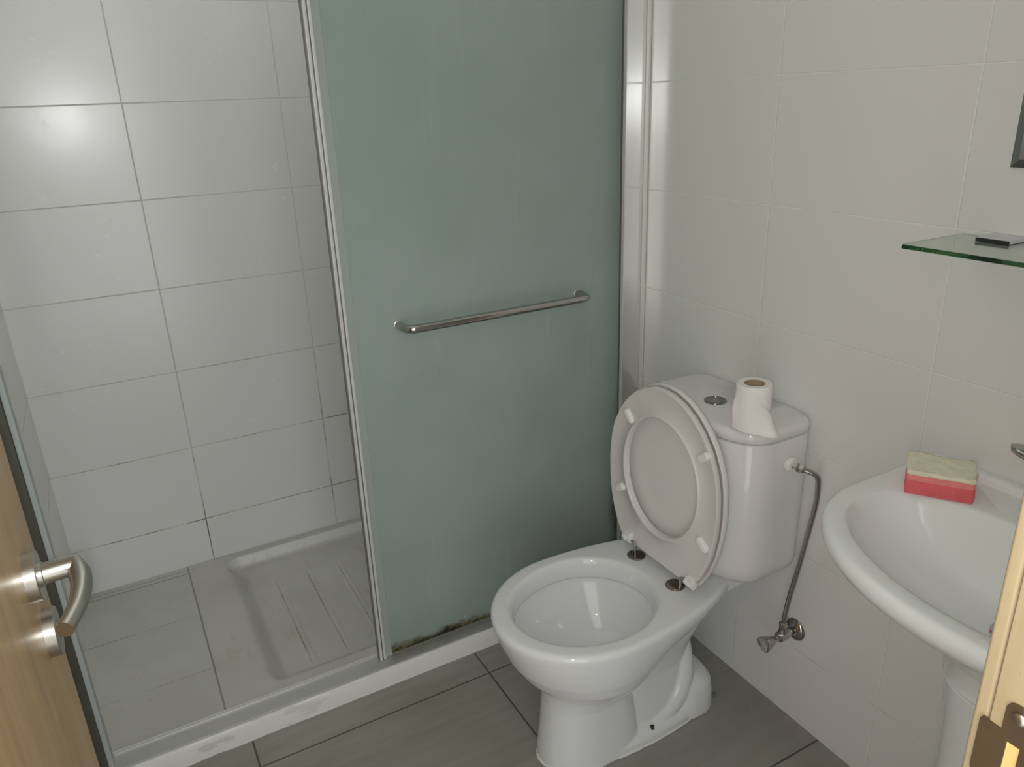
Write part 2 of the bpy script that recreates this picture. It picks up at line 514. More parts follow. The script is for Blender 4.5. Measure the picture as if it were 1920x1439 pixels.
T = 0.10
bm = bmesh.new(); box(bm, XL - T, XR + T, -1.2, YB + T, -0.08, 0.0)
struct('floor', bm, M_floor, smooth=False, label='taupe grey floor of large square tiles with dark joints', cat='floor')
bm = bmesh.new(); box(bm, XL - T, XR + T, YF, YB + T, H, H + 0.08)
struct('ceiling', bm, M_ceiling, smooth=False, label='plain white ceiling of the bathroom', cat='ceiling')
bm = bmesh.new(); box(bm, XL, XR, YB, YB + T, 0, H)
struct('wall_back', bm, M_back, smooth=False, label='white tiled wall behind the shower with grey joints', cat='wall')
bm = bmesh.new(); box(bm, XR, XR + T, YF, YB + T, 0, H)
struct('wall_right', bm, M_right, smooth=False, label='white tiled wall behind the toilet and washbasin', cat='wall')
bm = bmesh.new(); box(bm, XL - T, XL, YF - 0.15, YB + T, 0, H)
struct('wall_left', bm, M_left, smooth=False, label='white tiled side wall at the open end of the shower', cat='wall')
bm = bmesh.new()
box(bm, 0.475, XR + T, YF - 0.13, YF, 0, H)
box(bm, XL, 0.475, YF - 0.13, YF, 2.06, H)
struct('wall_front', bm, M_front, smooth=False, label='tiled wall around the doorway', cat='wall')

# shower base: tiled strip, curb
bm = bmesh.new(); box(bm, XL, 0.0503, 1.649, YB, 0, 0.045)
struct('floor_shower', bm, M_sfloor, smooth=False, label='raised white tiled strip of shower floor beside the tray', cat='floor')
def curb():
    bm = bmesh.new()
    n = 150
    rings = []
    for i in range(n + 1):
        x = XL + (XR - XL) * i / n
        k = max(0.0, min(1.0, (0.55 - x) / 0.6))
        j1 = (noise.noise(Vector((x * 22, 1.3, 0))) * 0.0035 + noise.noise(Vector((x * 75, 5, 0))) * 0.002) * k
        j2 = noise.noise(Vector((x * 18, 7.7, 0))) * 0.003 * k
        prof = [(1.574 + j1, 0.0), (1.575 + j1 * .6, 0.02), (1.575, 0.048 + j2), (1.577, 0.0535), (1.582, 0.055), (1.648, 0.055), (1.648, 0.0)]
        rings.append([Vector((x, y, z)) for y, z in prof])
    loft(bm, rings)
    return bm
struct('trim_1', curb(), M_curb, label='white painted curb in front of the shower with chipped paint', cat='curb', sharp=50)

# ------------------------------------------------------------------ shower tray
def tray():
    x0, x1, y0, y1 = 0.0505, XR - 0.002, 1.649, YB - 0.003
    bm = bmesh.new()
    nx, ny = 300, 190
    def sm(t): t = max(0, min(1, t)); return t * t * (3 - 2 * t)
    def hz(x, y):
        # recess as rounded rectangle
        cx, cy_, hx, hy, r = 0.70, 2.020, 0.540, 0.334, 0.05
        dx, dy = abs(x - cx) - (hx - r), abs(y - cy_) - (hy - r)
        d = math.hypot(max(dx, 0), max(dy, 0)) + min(max(dx, dy), 0) - r
        w = 0.024 + 0.036 * (1 - sm((y - cy_ - hy * .70) / (hy * .12)))
        z = 0.046 - 0.036 * sm(-d / w) - 0.003 * sm(-d / 0.30)
        for k in range(10):
            gx = 0.287 + 0.1 * k
            if gx > 1.12: break
            a = abs(x - gx - 0.004)
            if a < 0.012 and 1.752 < y < 2.214:
                e = min(1, (y - 1.752) / 0.03, (2.214 - y) / 0.03)
                z += (0.0022 * math.exp(-((a - 0.006) / 0.003) ** 2) - 0.0022 * math.exp(-(a / 0.003) ** 2)) * e
        return z
    g = [[bm.verts.new((x0 + (x1 - x0) * i / nx, y0 + (y1 - y0) * j / ny, hz(x0 + (x1 - x0) * i / nx, y0 + (y1 - y0) * j / ny))) for j in range(ny + 1)] for i in range(nx + 1)]
    for i in range(nx):
        for j in range(ny):
            bm.faces.new((g[i][j], g[i + 1][j], g[i + 1][j + 1], g[i][j + 1]))
    edge = [g[i][0] for i in range(nx + 1)] + [g[nx][j] for j in range(1, ny + 1)] + [g[i][ny] for i in range(nx - 1, -1, -1)] + [g[0][j] for j in range(ny - 1, 0, -1)]
    low = [bm.verts.new((v.co.x, v.co.y, 0.0)) for v in edge]
    n = len(edge)
    for i in range(n):
        bm.faces.new((edge[i], edge[(i + 1) % n], low[(i + 1) % n], low[i]))
    bm.faces.new(low[::-1])
    return bm
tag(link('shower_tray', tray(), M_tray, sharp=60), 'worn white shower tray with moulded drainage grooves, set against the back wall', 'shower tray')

# ------------------------------------------------------------------ shower screen frame
fr = thing('shower_enclosure', 'slim metal sill track and channels of the shower opening, fixed on the white curb', 'shower enclosure', (0.5, 1.61, 0.055))
bm = bmesh.new()
box(bm, XL + 0.002, XR - 0.002, 1.580, 1.632, 0.0551, 0.0595, 0.0012)
box(bm, XL + 0.002, XR - 0.002, 1.6285, 1.6320, 0.058, 0.0640, 0.001)
link('sill_track', bm, M_alu, fr)
bm = bmesh.new(); box(bm, 0.05, XR - 0.002, 1.6322, 1.6345, 0.0551, 0.0612)
o = link('seal_strip', bm, M_rubber, fr); o['label'] = 'thin black seal along the tray'
bm = bmesh.new()
box(bm, XL + 0.001, -0.2105, 1.578, 1.612, 0.0598, 1.90, 0.0015)
o = link('wall_channel', bm, plain('dark_reflection_metal', (0.085, 0.085, 0.066), 0.45, metal=0.3, var=0.2, vscale=14), fr); o['label'] = 'wall channel with its dark reflection painted in olive'  # dark reflection on the metal put into its base colour
bm = bmesh.new()
box(bm, -0.2104, -0.1995, 1.590, 1.622, 0.0598, 1.90, 0.002)
o = link('inner_channel', bm, plain('bluish_grey_profile', (0.40, 0.435, 0.42), 0.4), fr); o['label'] = 'pale inner channel beside the dark one'
bm = bmesh.new()
box(bm, 1.1862, XR - 0.0005, 1.580, 1.590, 0.0598, 1.90, 0.0006)
o = link('wall_channel', bm, M_polish, fr); o['label'] = 'polished metal wall channel that mirrors the tiles'
bm = bmesh.new()
box(bm, 1.1838, 1.1868, 1.5775, 1.588, 0.0598, 1.90, 0.0010)
link('channel_lip', bm, M_alulight, fr)
bm = bmesh.new()
box(bm, 1.2440, XR - 0.0005, 1.566, 1.5798, 0.0598, 1.90, 0.0022, 3)
o = link('channel_lip', bm, M_trim, fr); o['label'] = 'white lip against the tiled wall'
bm = bmesh.new()
box(bm, XL + 0.002, XR - 0.002, 1.58, 1.648, 1.90, 1.945, 0.003)
link('top_rail', bm, M_alu, fr)

# sliding frosted door
PY = 1.618
sd = thing('shower_door', 'green frosted sliding glass door with a horizontal chrome bar, standing in the sill track', 'shower door', (0.82, PY, 0.0595))
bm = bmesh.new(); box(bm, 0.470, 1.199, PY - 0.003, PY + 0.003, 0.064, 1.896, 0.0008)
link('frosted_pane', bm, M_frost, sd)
def edge_profile(x0, x1, ribs, label=None):
    bm = bmesh.new(); box(bm, x0, x1, PY - .006, PY + .009, 0.060, 1.899, 0.001)
    p = link('edge_profile', bm, M_aludark, sd)  # dark base colour stands in for shade between the ribs
    if label: p['label'] = label
    for a, b in ribs:
        bm = bmesh.new(); box(bm, x0 + a, x0 + b, PY - .0115, PY - .0055, 0.060, 1.899, 0.0012)
        link('rib', bm, M_alulight, p)
edge_profile(0.434, 0.4535, [(0.0012, 0.0082), (0.0108, 0.0178)])
bm = bmesh.new(); box(bm, 0.4535, 0.4705, PY - 0.0045, PY + 0.0045, 0.0602, 1.898, 0.001)
o = link('edge_strip', bm, plain('grey_green_seal', (0.33, 0.375, 0.34), 0.45), sd); o['label'] = 'grey green seal strip along the pane'
edge_profile(1.199, 1.212, [])
# bar handle
bar = fillet_path([(0.572, PY - 0.002, 0.957), (0.572, PY - 0.060, 0.957), (1.066, PY - 0.060, 0.957), (1.066, PY - 0.002, 0.957)], 0.028, 10)
bm = bmesh.new(); tube(bm, bar, 0.0098, 24)
bh = link('bar_handle', bm, M_chrome, sd)
for x in (0.572, 1.066):
    bm = bmesh.new(); lathe(bm, [(0.0125, 0), (0.0125, 0.003), (0.0105, 0.0045)], (x, PY - 0.0030, 0.957), (0, -1, 0), 28)
    link('mount_ring', bm, M_alu, bh)

# ------------------------------------------------------------------ toilet
TC = 1.163
toilet = thing('toilet', 'white close-coupled toilet with its seat and lid raised, beside the shower', 'toilet', (0.90, TC, 0.0))

def pan():
    bm = bmesh.new()
    N = 88
    xc = 0.78
    outer = [(0.196, .735, .83, .045, 2, 2), (0.203, .695, .862, .085, 2, 2), (0.218, .664, .887, .117, 2, 2), (0.243, .638, .915, .145, 2, 2),
             (0.272, .616, .945, .162, 2, 2), (0.305, .597, .995, .173, 2, 2), (0.335, .585, 1.06, .179, 2, 2), (0.36, .576, 1.14, .1825, 2, 2),
             (0.382, .570, 1.185, .1845, 2, 2), (0.393, .569, 1.186, .1848, 2, 2), (0.400, .573, 1.183, .182, 2, 2), (0.403, .581, 1.177, .175, 2, 2)]
    inner = [(0.4035, .605, .953, .153, 2, 2), (0.401, .611, .947, .148, 2, 2), (0.392, .616, .942, .143, 2, 2), (0.368, .620, .938, .139, 2, 2), (0.357, .621, .937, .1385, 2, 2),
             (0.353, .613, .945, .146, 2, 2), (0.338, .622, .938, .140, 2, 2), (0.308, .648, .925, .121, 2, 2), (0.277, .685, .908, .098, 2, 2),
             (0.252, .720, .89, .072, 2, 2), (0.240, .748, .872, .048, 2, 2), (0.235, .77, .85, .02, 2, 2)]
    rings = [egg(z, a, b, h, xc, TC, nf, nb_, N) for z, a, b, h, nf, nb_ in outer]
    rings += [egg(z, a, b, h, 0.79 if b > 0.86 else 0.81, TC, nf, nb_, N) for z, a, b, h, nf, nb_ in inner]
    loft(bm, rings)
    # rear deck under the cistern
    rd = []
    for z, e in ((0.350, .03), (0.36, .012), (0.375, 0), (0.397, 0), (0.403, 0.006), (0.4045, .02)):
        rd.append(egg(z, 0.99 + e, 1.242 - e * .2, 0.116 - e, 1.10, TC, 4, 4, 48))
    loft(bm, rd)
    # support that narrows from the deck to the foot
    rw = []
    for z, x0, x1, h in ((0.0, .84, 1.12, .066), (0.05, .84, 1.11, .064), (0.10, .84, 1.075, .060), (0.16, .85, 1.062, .058), (0.205, .86, 1.064, .064), (0.24, .935, 1.068, .072), (0.30, .955, 1.09, .088), (0.355, .97, 1.13, .105)):
        rw.append(egg(z, x0, x1, h, (x0 + x1) / 2, TC, 4, 3, 48))
    loft(bm, rw)
    # front column of the foot
    rf = []
    for z, x0, x1, h in ((0.0, .661, .905, .088), (0.02, .662, .90, .086), (0.10, .672, .888, .082), (0.16, .678, .876, .082), (0.19, .677, .874, .087), (0.212, .674, .872, .093)):
        rf.append(egg(z, x0, x1, h, (x0 + x1) / 2, TC, 2.2, 4, 48))
    loft(bm, rf)
    # floor flange and rear trap
    rb = []
    for z, e in ((0.0, 0), (0.018, 0), (0.028, .006), (0.034, .018)):
        rb.append(egg(z, .664 + e, 1.137 - e, .089 - e, .90, TC, 2.3, 2.6, 64))
    loft(bm, rb)
    rt = []
    for z, x0, x1, h in ((0.0, .99, 1.139, .086), (0.05, 1.0, 1.137, .084), (0.078, 1.004, 1.132, .080), (0.097, 1.004, 1.118, .071), (0.108, 1.004, 1.095, .058)):
        rt.append(egg(z, x0, x1, h, (x0 + x1) / 2, TC, 2.5, 2.4, 48))
    loft(bm, rt)
    # trap bend showing as a swelling on each side
    for s in (-1, 1):
        p = fillet_path([(0.94, TC + s * .046, 0.02), (0.985, TC + s * .046, 0.035), (1.030, TC + s * .046, 0.085), (1.040, TC + s * .034, 0.15), (1.035, TC + s * .01, 0.24)], .05, 6)
        tube(bm, p, 0.030, 20)
    return bm
o = link('pan', pan(), M_porc, toilet)
remesh(o, 0.003, 5, 0.5)

bm = bmesh.new(); lathe(bm, [(.0052, -.006), (.0055, .0012), (.0040, .0022), (.0034, -.0005), (.001, -.0008)], (0.9218, 1.0865, .0335), n=20)
o = link('floor_screw', bm, M_brown, toilet); o['label'] = 'dark fixing screw in the foot'

# silicone bead round the foot
def bead():
    pts = []
    ring = egg(0.0, .6600, 1.1395, .0895, .90, TC, 2.3, 2.6, 200)
    for i, p in enumerate(ring):
        k = noise.noise(p * 40) * 0.0022 + noise.noise(p * 110) * 0.0012
        d = (p - Vector((.9, TC, 0))).normalized()
        pts.append(p + d * k + Vector((0, 0, 0.0015)))
    bm = bmesh.new()
    rings = []
    for i, p in enumerate(pts):
        d = (p - Vector((.9, TC, 0))); d.z = 0; d.normalize()
        w = 0.0034 + noise.noise(p * 60) * 0.0014 + noise.noise(p * 150) * 0.0010
        rings.append([p + d * w * math.cos(a) + Vector((0, 0, max(-0.001, w * 1.2 * math.sin(a)))) for a in [2 * PI * k / 8 for k in range(8)]])
    vr = [[bm.verts.new(q) for q in r] for r in rings]
    n = len(vr)
    for i in range(n):
        a, b = vr[i], vr[(i + 1) % n]
        for k in range(8):
            bm.faces.new((a[k], a[(k + 1) % 8], b[(k + 1) % 8], b[k]))
    return bm
link('sealant_bead', bead(), M_seal, toilet)

def dshape(z, e=0.0, n=64, hw=0.181, xf=1.042):
    return egg(z, xf + e, 1.246, hw - e, 1.135, TC, 2.5, 9, n)
bm = bmesh.new()
loft(bm, [dshape(z, e) for z, e in ((.4055, .045), (.409, .030), (.418, .016), (.432, .006), (.45, .001), (.47, 0), (.60, -0.001), (.752, 0), (.7565, .002), (.7575, .006))])
link('cistern', bm, M_porc2, toilet, sharp=60)
bm = bmesh.new()
vr = loft(bm, [dshape(z, e) for z, e in ((.7575, .010), (.7605, .009), (.7615, 0.0005), (.7630, -0.0012), (.775, -0.0012), (.781, 0.0005), (.7855, .0045), (.788, .011), (.7893, .03), (.790, .07))], True, True)
cl = link('cistern_lid', bm, M_porc2, toilet, sharp=60)
fb_c = (1.136, 1.167, .7895)
bm = bmesh.new()
lathe(bm, [(.0235, 0), (.0250, .0012), (.0245, .003), (.0215, .0036), (.0195, .0028), (.0188, .0008), (.0186, .0008)], fb_c, n=48, cap1=True)
M_button = plain('dark_chrome_button', (0.30, 0.30, 0.29), 0.12, metal=1.0)
fb = link('flush_button', bm, M_button, cl)
bm = bmesh.new()
lathe(bm, [(.0180, .0006), (.0178, .0026), (.0150, .0030), (.0125, .0012), (.0090, .0008), (.001, .0007)], fb_c, n=40)
link('inner_button', bm, M_button, fb)

# seat and lid: (u along Y, v up from the hinge line); raised, leaning against the cistern
SY, SZ = 1.174, 0.424
def seat_outline(grow=0.0, vtop=0.421, n=120):
    """egg outline cut flat at the hinge line, returned as (u, v) counter-clockwise"""
    ctrl = [(0.0, .126), (.012, .133), (.03, .145), (.06, .160), (.10, .173), (.15, .1815), (.20, .1835), (.25, .179), (.29, .169), (.33, .150), (.365, .122), (.39, .093), (.408, .061), (.418, .029), (.421, 0.0)]
    right = [(-w, v) for v, w in ctrl]; left = [(w, v) for v, w in ctrl][::-1][1:]
    poly = [Vector((u, v * vtop / .421, 0)) for u, v in right + left]
    # resample to n points by angle about the hole centre
    c = Vector((0, .215, 0))
    out = []
    closed = poly + [poly[0]]
    for i in range(n):
        a = 2 * PI * i / n
        d = Vector((math.sin(a), -math.cos(a), 0))
        best = None
        for p, q in zip(closed[:-1], closed[1:]):
            e = q - p
            den = d.x * e.y - d.y * e.x
            if abs(den) < 1e-9: continue
            w = p - c
            t = (w.x * e.y - w.y * e.x) / den; s = (w.x * d.y - w.y * d.x) / den
            if t > 0 and -1e-6 <= s <= 1 + 1e-6: best = t if best is None else min(best, t)
        out.append(c + d * (best + grow))
    return out

def plane_pt(u, v, depth, lean, x0):
    return Vector((x0 + depth + v * lean, SY + u, SZ + v))

def seat_mesh(x0, lean):
    bm = bmesh.new()
    out = seat_outline(0.0)
    n = len(out)
    c = Vector((0, .213, 0))
    inn = []
    for i in range(n):
        a = 2 * PI * i / n
        inn.append(c + Vector((.1235 * math.sin(a) - .003, -.139 * math.cos(a), 0)))
    prof = [(0.0, .010), (0.0, .002), (0.01, -.0035), (.035, -.005), (.07, -.005), (.10, -.003), (.14, 0.0), (.55, .0005), (.88, 0.001), (.94, -.0004), (.975, -.0002), (.995, .002), (1.0, .005), (1.0, .009), (.985, .012)]
    rings = []
    for f, d in prof:
        rings.append([plane_pt(*(inn[i].lerp(out[i], f)).to_2d(), d, lean, x0) for i in range(n)])
    rings.append(rings[0])
    vr = [[bm.verts.new(p) for p in r] for r in rings[:-1]]
    vr.append(vr[0])
    for a, b in zip(vr[:-1], vr[1:]):
        for i in range(n):
            j = (i + 1) % n
            bm.faces.new((a[i], a[j], b[j], b[i]))
    return bm
SX, SL = 0.984, 0.020
seat = link('seat', seat_mesh(SX, SL), M_plastic, toilet, sharp=55)

def buffer_mesh(u, v, ang, L=.038, W=.0098, hgt=.008):
    bm = bmesh.new()
    rings = []
    for s, d in ((1.06, 0.003), (1.0, -.003), (.92, -.006), (.72, -.0078), (.35, -.0085)):
        r = []
        for i in range(32):
            t = 2 * PI * i / 32
            a = (L / 2 - W) * (1 if math.cos(t) > 0 else -1) + W * s * math.cos(t)
            b = W * s * math.sin(t)
            r.append(plane_pt(u + a * math.cos(ang) - b * math.sin(ang), v + a * math.sin(ang) + b * math.cos(ang), d, SL, SX))
        rings.append(r)
    loft(bm, rings)
    return bm
for u, v in ((.112, .322), (-.136, .318), (.136, .128), (-.150, .122)):
    ang = math.atan2(v - .215, u)
    o = link('buffer', buffer_mesh(u, v, ang), M_buff, seat)

def lid_mesh(x0, lean):
    bm = bmesh.new()
    o0 = seat_outline(0.003, .420)
    c = Vector((0, .213, 0))
    prof = [(0.30, .004), (.60, .004), (.88, .0035), (.955, .001), (.985, -.004), (1.0, -.0045), (1.008, -.002), (1.008, .006), (.995, .011), (.95, .015), (.7, .018), (.35, .020)]
    rings = [[plane_pt(*(c.lerp(p, f)).to_2d(), d, lean, x0) for p in o0] for f, d in prof]
    loft(bm, rings)
    return bm
link('lid', lid_mesh(1.0015, 0.030), M_lidp, toilet, sharp=50)

# hinges: tarnished discs with bent pins, white plastic knuckles on the seat
for k, (hx, hy, px, py, sgn) in enumerate(((0.980, 1.236, 0.978, 1.238, 1), (0.980, 1.095, 0.980, 1.080, -1))):
    bm = bmesh.new()
    lathe(bm, [(.0215, 0), (.0222, .0015), (.0220, .005), (.0205, .0065), (.017, .0068), (.006, .0062)], (hx, hy, .4005), n=44)
    h = link('hinge_disc', bm, M_bronze, toilet); h['label'] = 'tarnished metal hinge disc'
    path = fillet_path([(px, py, .406), (px, py, .4345), (px + .001, py + sgn * .022, .4355)], .009, 6)
    bm = bmesh.new(); tube(bm, path, .0036, 14)
    link('hinge_pin', bm, M_chrome, h)
    ky = py + sgn * .016
    bm = bmesh.new()
    lathe(bm, [(.0062, 0), (.0082, .001), (.0085, .010), (.0070, .011), (.0070, .015), (.0088, .016), (.0088, .028), (.006, .029)], (px + .001, ky, .4355), (0, sgn, 0), 24)
    box(bm, px - .004, px + .014, min(ky + sgn * .004, ky + sgn * .026), max(ky + sgn * .004, ky + sgn * .026), .434, .452, .003)
    link('hinge_knuckle', bm, M_buff, seat)

# ------------------------------------------------------------------ toilet roll on the cistern
RC = Vector((1.098, 1.022, .7904)); RR, RH, CR = 0.0355, 0.096, 0.0205
roll_t = thing('toilet_roll', 'partly used white toilet paper roll standing on the cistern lid, loose end trailing', 'toilet paper', RC)
bm = bmesh.new()
prof = [(CR, .001), (RR - .001, 0.0), (RR, .002), (RR + .0004, RH * .5), (RR, RH - .002), (RR - .0015, RH), (CR + .0012, RH), (CR, RH - .0015)]
vr = [[bm.verts.new(RC + Vector((r * math.cos(2 * PI * i / 56), r * math.sin(2 * PI * i / 56), h))) for i in range(56)] for r, h in prof]
vr.append(vr[0])
for a, b in zip(vr[:-1], vr[1:]):
    for i in range(56): bm.faces.new((a[i], a[(i + 1) % 56], b[(i + 1) % 56], b[i]))
link('paper', bm, M_paper, roll_t, sharp=50)
bm = bmesh.new()
prof = [(CR - .0002, .001), (CR - .0002, RH - .0005), (CR - .0016, RH - .0005), (CR - .0016, .001)]
vr = [[bm.verts.new(RC + Vector((r * math.cos(2 * PI * i / 48), r * math.sin(2 * PI * i / 48), h))) for i in range(48)] for r, h in prof]
vr.append(vr[0])
for a, b in zip(vr[:-1], vr[1:]):
    for i in range(48): bm.faces.new((a[i], a[(i + 1) % 48], b[(i + 1) % 48], b[i]))
link('cardboard_core', bm, M_card, roll_t)
def loose_sheet():
    bm = bmesh.new()
    view = math.atan2(-RC.y, -RC.x)                # bearing of the doorway seen from the roll
    a0, a1 = view - 1.25, view + 1.15              # wraps the front of the roll
    nu, nv = 40, 30
    g = []
    for i in range(nu + 1):
        s = i / nu
        a = a0 + (a1 - a0) * s
        top = RH * (0.97 - 0.0 * s)
        # the torn free edge slopes from the upper far side down to the wall side
        if s > 0.45: top = RH * (0.97 - 0.62 * (s - 0.45) / 0.55)
        row = []
        for j in range(nv + 1):
            t = j / nv
            z = top * (1 - t) + 0.0012 * t
            q = 1 - z / RH
            flare = 0.0012 + 0.0045 * q ** 1.6
            w = math.exp(-((s - 0.86) / 0.17) ** 2)
            flare += 0.030 * w * max(0, (q - .40) / .60) ** 1.5
            w0 = math.exp(-((s - 0.02) / 0.10) ** 2)
            flare += 0.0045 * w0 * math.exp(-((q - .55) / .25) ** 2)
            flare += 0.0018 * math.sin(9 * s + 3) * q
            r = RR + flare
            row.append(bm.verts.new(RC + Vector((r * math.cos(a), r * math.sin(a), z))))
        g.append(row)
    for i in range(nu):
        for j in range(nv):
            bm.faces.new((g[i][j], g[i + 1][j], g[i + 1][j + 1], g[i][j + 1]))
    return bm
o = link('loose_sheet', loose_sheet(), M_paper, roll_t)
sm_ = o.modifiers.new('thickness', 'SOLIDIFY'); sm_.thickness = 0.0006; sm_.offset = 1

# ------------------------------------------------------------------ supply pipe and angle valve
VX, VY, VZ = 1.206, 0.978, 0.262
pipe_t = thing('supply_pipe', 'bent chrome water pipe rising from the wall valve to the cistern', 'water pipe', (VX, VY, VZ))
IN = Vector((1.172, 0.9803, .703))
bm = bmesh.new(); lathe(bm, [(.0155, 0.0), (.0165, .002), (.0165, .006), (.0135, .0075), (.0130, .012), (.010, .0125)], IN, (0, -1, 0), 32)
o = link('inlet_washer', bm, M_nylon, pipe_t); o['label'] = 'white plastic washer on the cistern side'
bm = bmesh.new()
d_in = Vector((0.38, -1, -.12)).normalized()
lathe(bm, [(.0075, 0), (.0075, .008), (.0095, .0085), (.0100, .010), (.0100, .022), (.0085, .024), (.0065, .0245)], IN + Vector((0, -.011, 0)), d_in, 6)
link('coupling_nut', bm, M_chrome, pipe_t, sharp=30)
p0 = IN + Vector((0, -.011, 0)) + d_in * .020
path = [p0, p0 + d_in * .012]
pts = [p0, Vector((1.199, .926, .692)), Vector((1.209, .930, .632)), Vector((1.203, .950, .465)), Vector((VX - .002, .972, .34)), Vector((VX, VY, .285))]
bm = bmesh.new(); tube(bm, fillet_path(pts, [.045, .12, .09, .03], 10), .0058, 18)
link('bent_tube', bm, M_chrome, pipe_t)
bm = bmesh.new(); lathe(bm, [(.0075, 0), (.0098, .002), (.0098, .011), (.0075, .014)], (VX, VY, .276), (0, 0, 1), 6)
link('coupling_nut', bm, M_chrome, pipe_t, sharp=30)

valve = thing('angle_valve', 'small chrome angle valve on the wall under the bent pipe', 'valve', (XR, VY, .25))
WZ = .252
bm = bmesh.new(); lathe(bm, [(.0265, .0008), (.0275, .002), (.0265, .005), (.020, .0095), (.0125, .012)], (XR, VY, WZ), (-1, 0, 0), 40)
link('wall_rosette', bm, M_chrome, valve)
bm = bmesh.new()
lathe(bm, [(.0085, .006), (.0085, .026), (.0115, .028), (.0125, .034), (.0125, .056), (.0095, .060), (.0080, .064), (.0080, .070)], (XR, VY, WZ), (-1, 0, 0), 28)
lathe(bm, [(.0105, 0), (.0105, .012), (.0088, .016), (.0088, .025)], (VX, VY, WZ), (0, 0, 1), 24)
link('valve_body', bm, M_chrome, valve, sharp=35)
bm = bmesh.new()
rings = []
for h, w, t in ((.066, .0075, .0075), (.070, .0085, .0080), (.076, .0115, .0088), (.088, .0150, .0092), (.101, .0185, .0085), (.104, .0180, .0070), (.105, .015, .004)):
    r = []
    for i in range(36):
        a = 2 * PI * i / 36
        lob = 1 + .09 * math.cos(3 * a) * min(1, (h - .066) / .02)
        r.append(Vector((XR - h, VY + w * lob * math.cos(a), WZ + w * lob * math.sin(a))))
    rings.append(r)
loft(bm, rings)
link('valve_knob', bm, M_chrome, valve, sharp=45)

# ------------------------------------------------------------------ washbasin, pedestal, tap
BC = 0.445
basin = thing('washbasin', 'white washbasin on the tiled wall next to the toilet', 'washbasin', (1.25, BC, 0.62))
RZ = 0.800
def basin_mesh():
    bm = bmesh.new()
    N = 96
    xc = 1.05
    outer = [(.600, .150, .216), (.640, .146, .210), (.664, .130, .190), (.686, .108, .155), (.708, .080, .112), (.730, .052, .068), (.750, .025, .031), (.765, .008, .010), (.778, .001, .001), (.787, 0, 0), (.795, .002, .002), (.7995, .007, .007), (.8005, .013, .013)]
    rings = []
    for z, e, ey in outer:
        rings.append(egg(z, .820 + e, 1.248, .301 - ey, xc, BC, 2.05, 12, N))
    # inner lip and bowl; back edge of the bowl leaves a ledge for the tap
    innr = [(.8000, .852, 1.150, .262, 0), (.7975, .857, 1.144, .257, 0), (.786, .862, 1.136, .250, 0), (.767, .876, 1.124, .234, 0), (.745, .896, 1.114, .208, 0), (.722, .926, 1.102, .170, 0), (.704, .958, 1.092, .126, 0), (.693, .990, 1.080, .083, 0), (.6875, 1.015, 1.065, .045, 0), (.6855, 1.03, 1.05, .02, 0)]
    for z, xf, xb, hw, _ in innr:
        rings.append(egg(z, xf, xb, hw, 1.02 if xb > 1.07 else 1.04, BC, 1.9, 2.6, N))
    loft(bm, rings)
    return bm
o = link('basin_bowl', basin_mesh(), M_basin, basin, sharp=70)
bm = bmesh.new()
rr = []
for z, e in ((.795, 0), (.806, 0), (.8125, .003), (.8145, .008)):
    rr.append([Vector((x, y, z)) for x, y in ((1.2485, BC - .285 + e), (1.2485, BC + .285 - e), (1.226 + e, BC + .285 - e), (1.226 + e, BC - .285 + e))])
loft(bm, rr)
o = link('back_ledge', bm, M_basin, basin, sharp=70)
bv = o.modifiers.new('bevel', 'BEVEL'); bv.width = .004; bv.segments = 3
bm = bmesh.new(); lathe(bm, [(.031, -.004), (.032, .002), (.029, .0035), (.022, .002), (.0205, -.003), (.003, -.004)], (1.040, BC, .6875), n=40)
o = link('drain', bm, M_chrome, basin); o['label'] = 'chrome waste outlet'

bm = bmesh.new()
rings = []
for z, xf, hw in ((0.0, .965, .092), (.012, .965, .092), (.03, .972, .086), (.12, .980, .076), (.30, .985, .069), (.46, .980, .071), (.55, .972, .076), (.5985, .965, .080)):
    rings.append(egg(z, xf, 1.19, hw, 1.06, BC, 2.2, 6, 56))
loft(bm, rings)
tag(link('basin_pedestal', bm, M_basin, sharp=60), 'white porcelain column standing under the washbasin', 'pedestal')

FX, FY = 1.180, BC
tap = thing('basin_tap', 'chrome mixer tap on the rear ledge of the washbasin', 'tap', (FX, FY, .8012))
bm = bmesh.new(); lathe(bm, [(.026, 0), (.026, .004), (.0225, .008), (.0215, .05), (.0225, .07), (.021, .078), (.010, .081)], (FX, FY, .8012), n=36)
link('tap_body', bm, M_chrome, tap)
bm = bmesh.new()
tube(bm, fillet_path([(FX, FY, .835), (FX - .07, FY, .862), (FX - .125, FY, .858), (FX - .135, FY, .842)], .03, 8), .0125, 24)
link('spout', bm, M_chrome, tap)
def lever():
    bm = bmesh.new()
    A = Vector((FX, FY, .884)); Bp = Vector((1.192, .577, .9005))
    n = 14; rings = []
    d = (Bp - A); ln = d.length; d.normalize()
    side = d.cross(Vector((0, 0, 1))).normalized(); upn = side.cross(d)
    for i in range(n + 1):
        t = i / n
        w = .0215 * (1 - t) + .0150 * t
        hh = .0105 * (1 - t) + .0075 * t
        if t > .85: k = math.sqrt(max(0.02, 1 - ((t - .85) / .15) ** 2)); w *= k; hh *= max(.35, k)
        if i == 0: w *= .8
        p = A + d * ln * t
        rings.append([p + side * w * spow(math.cos(a), .8) + upn * hh * spow(math.sin(a), .8) for a in [2 * PI * k / 24 for k in range(24)]])
    loft(bm, rings)
    return bm
link('lever', lever(), M_chrome, tap)

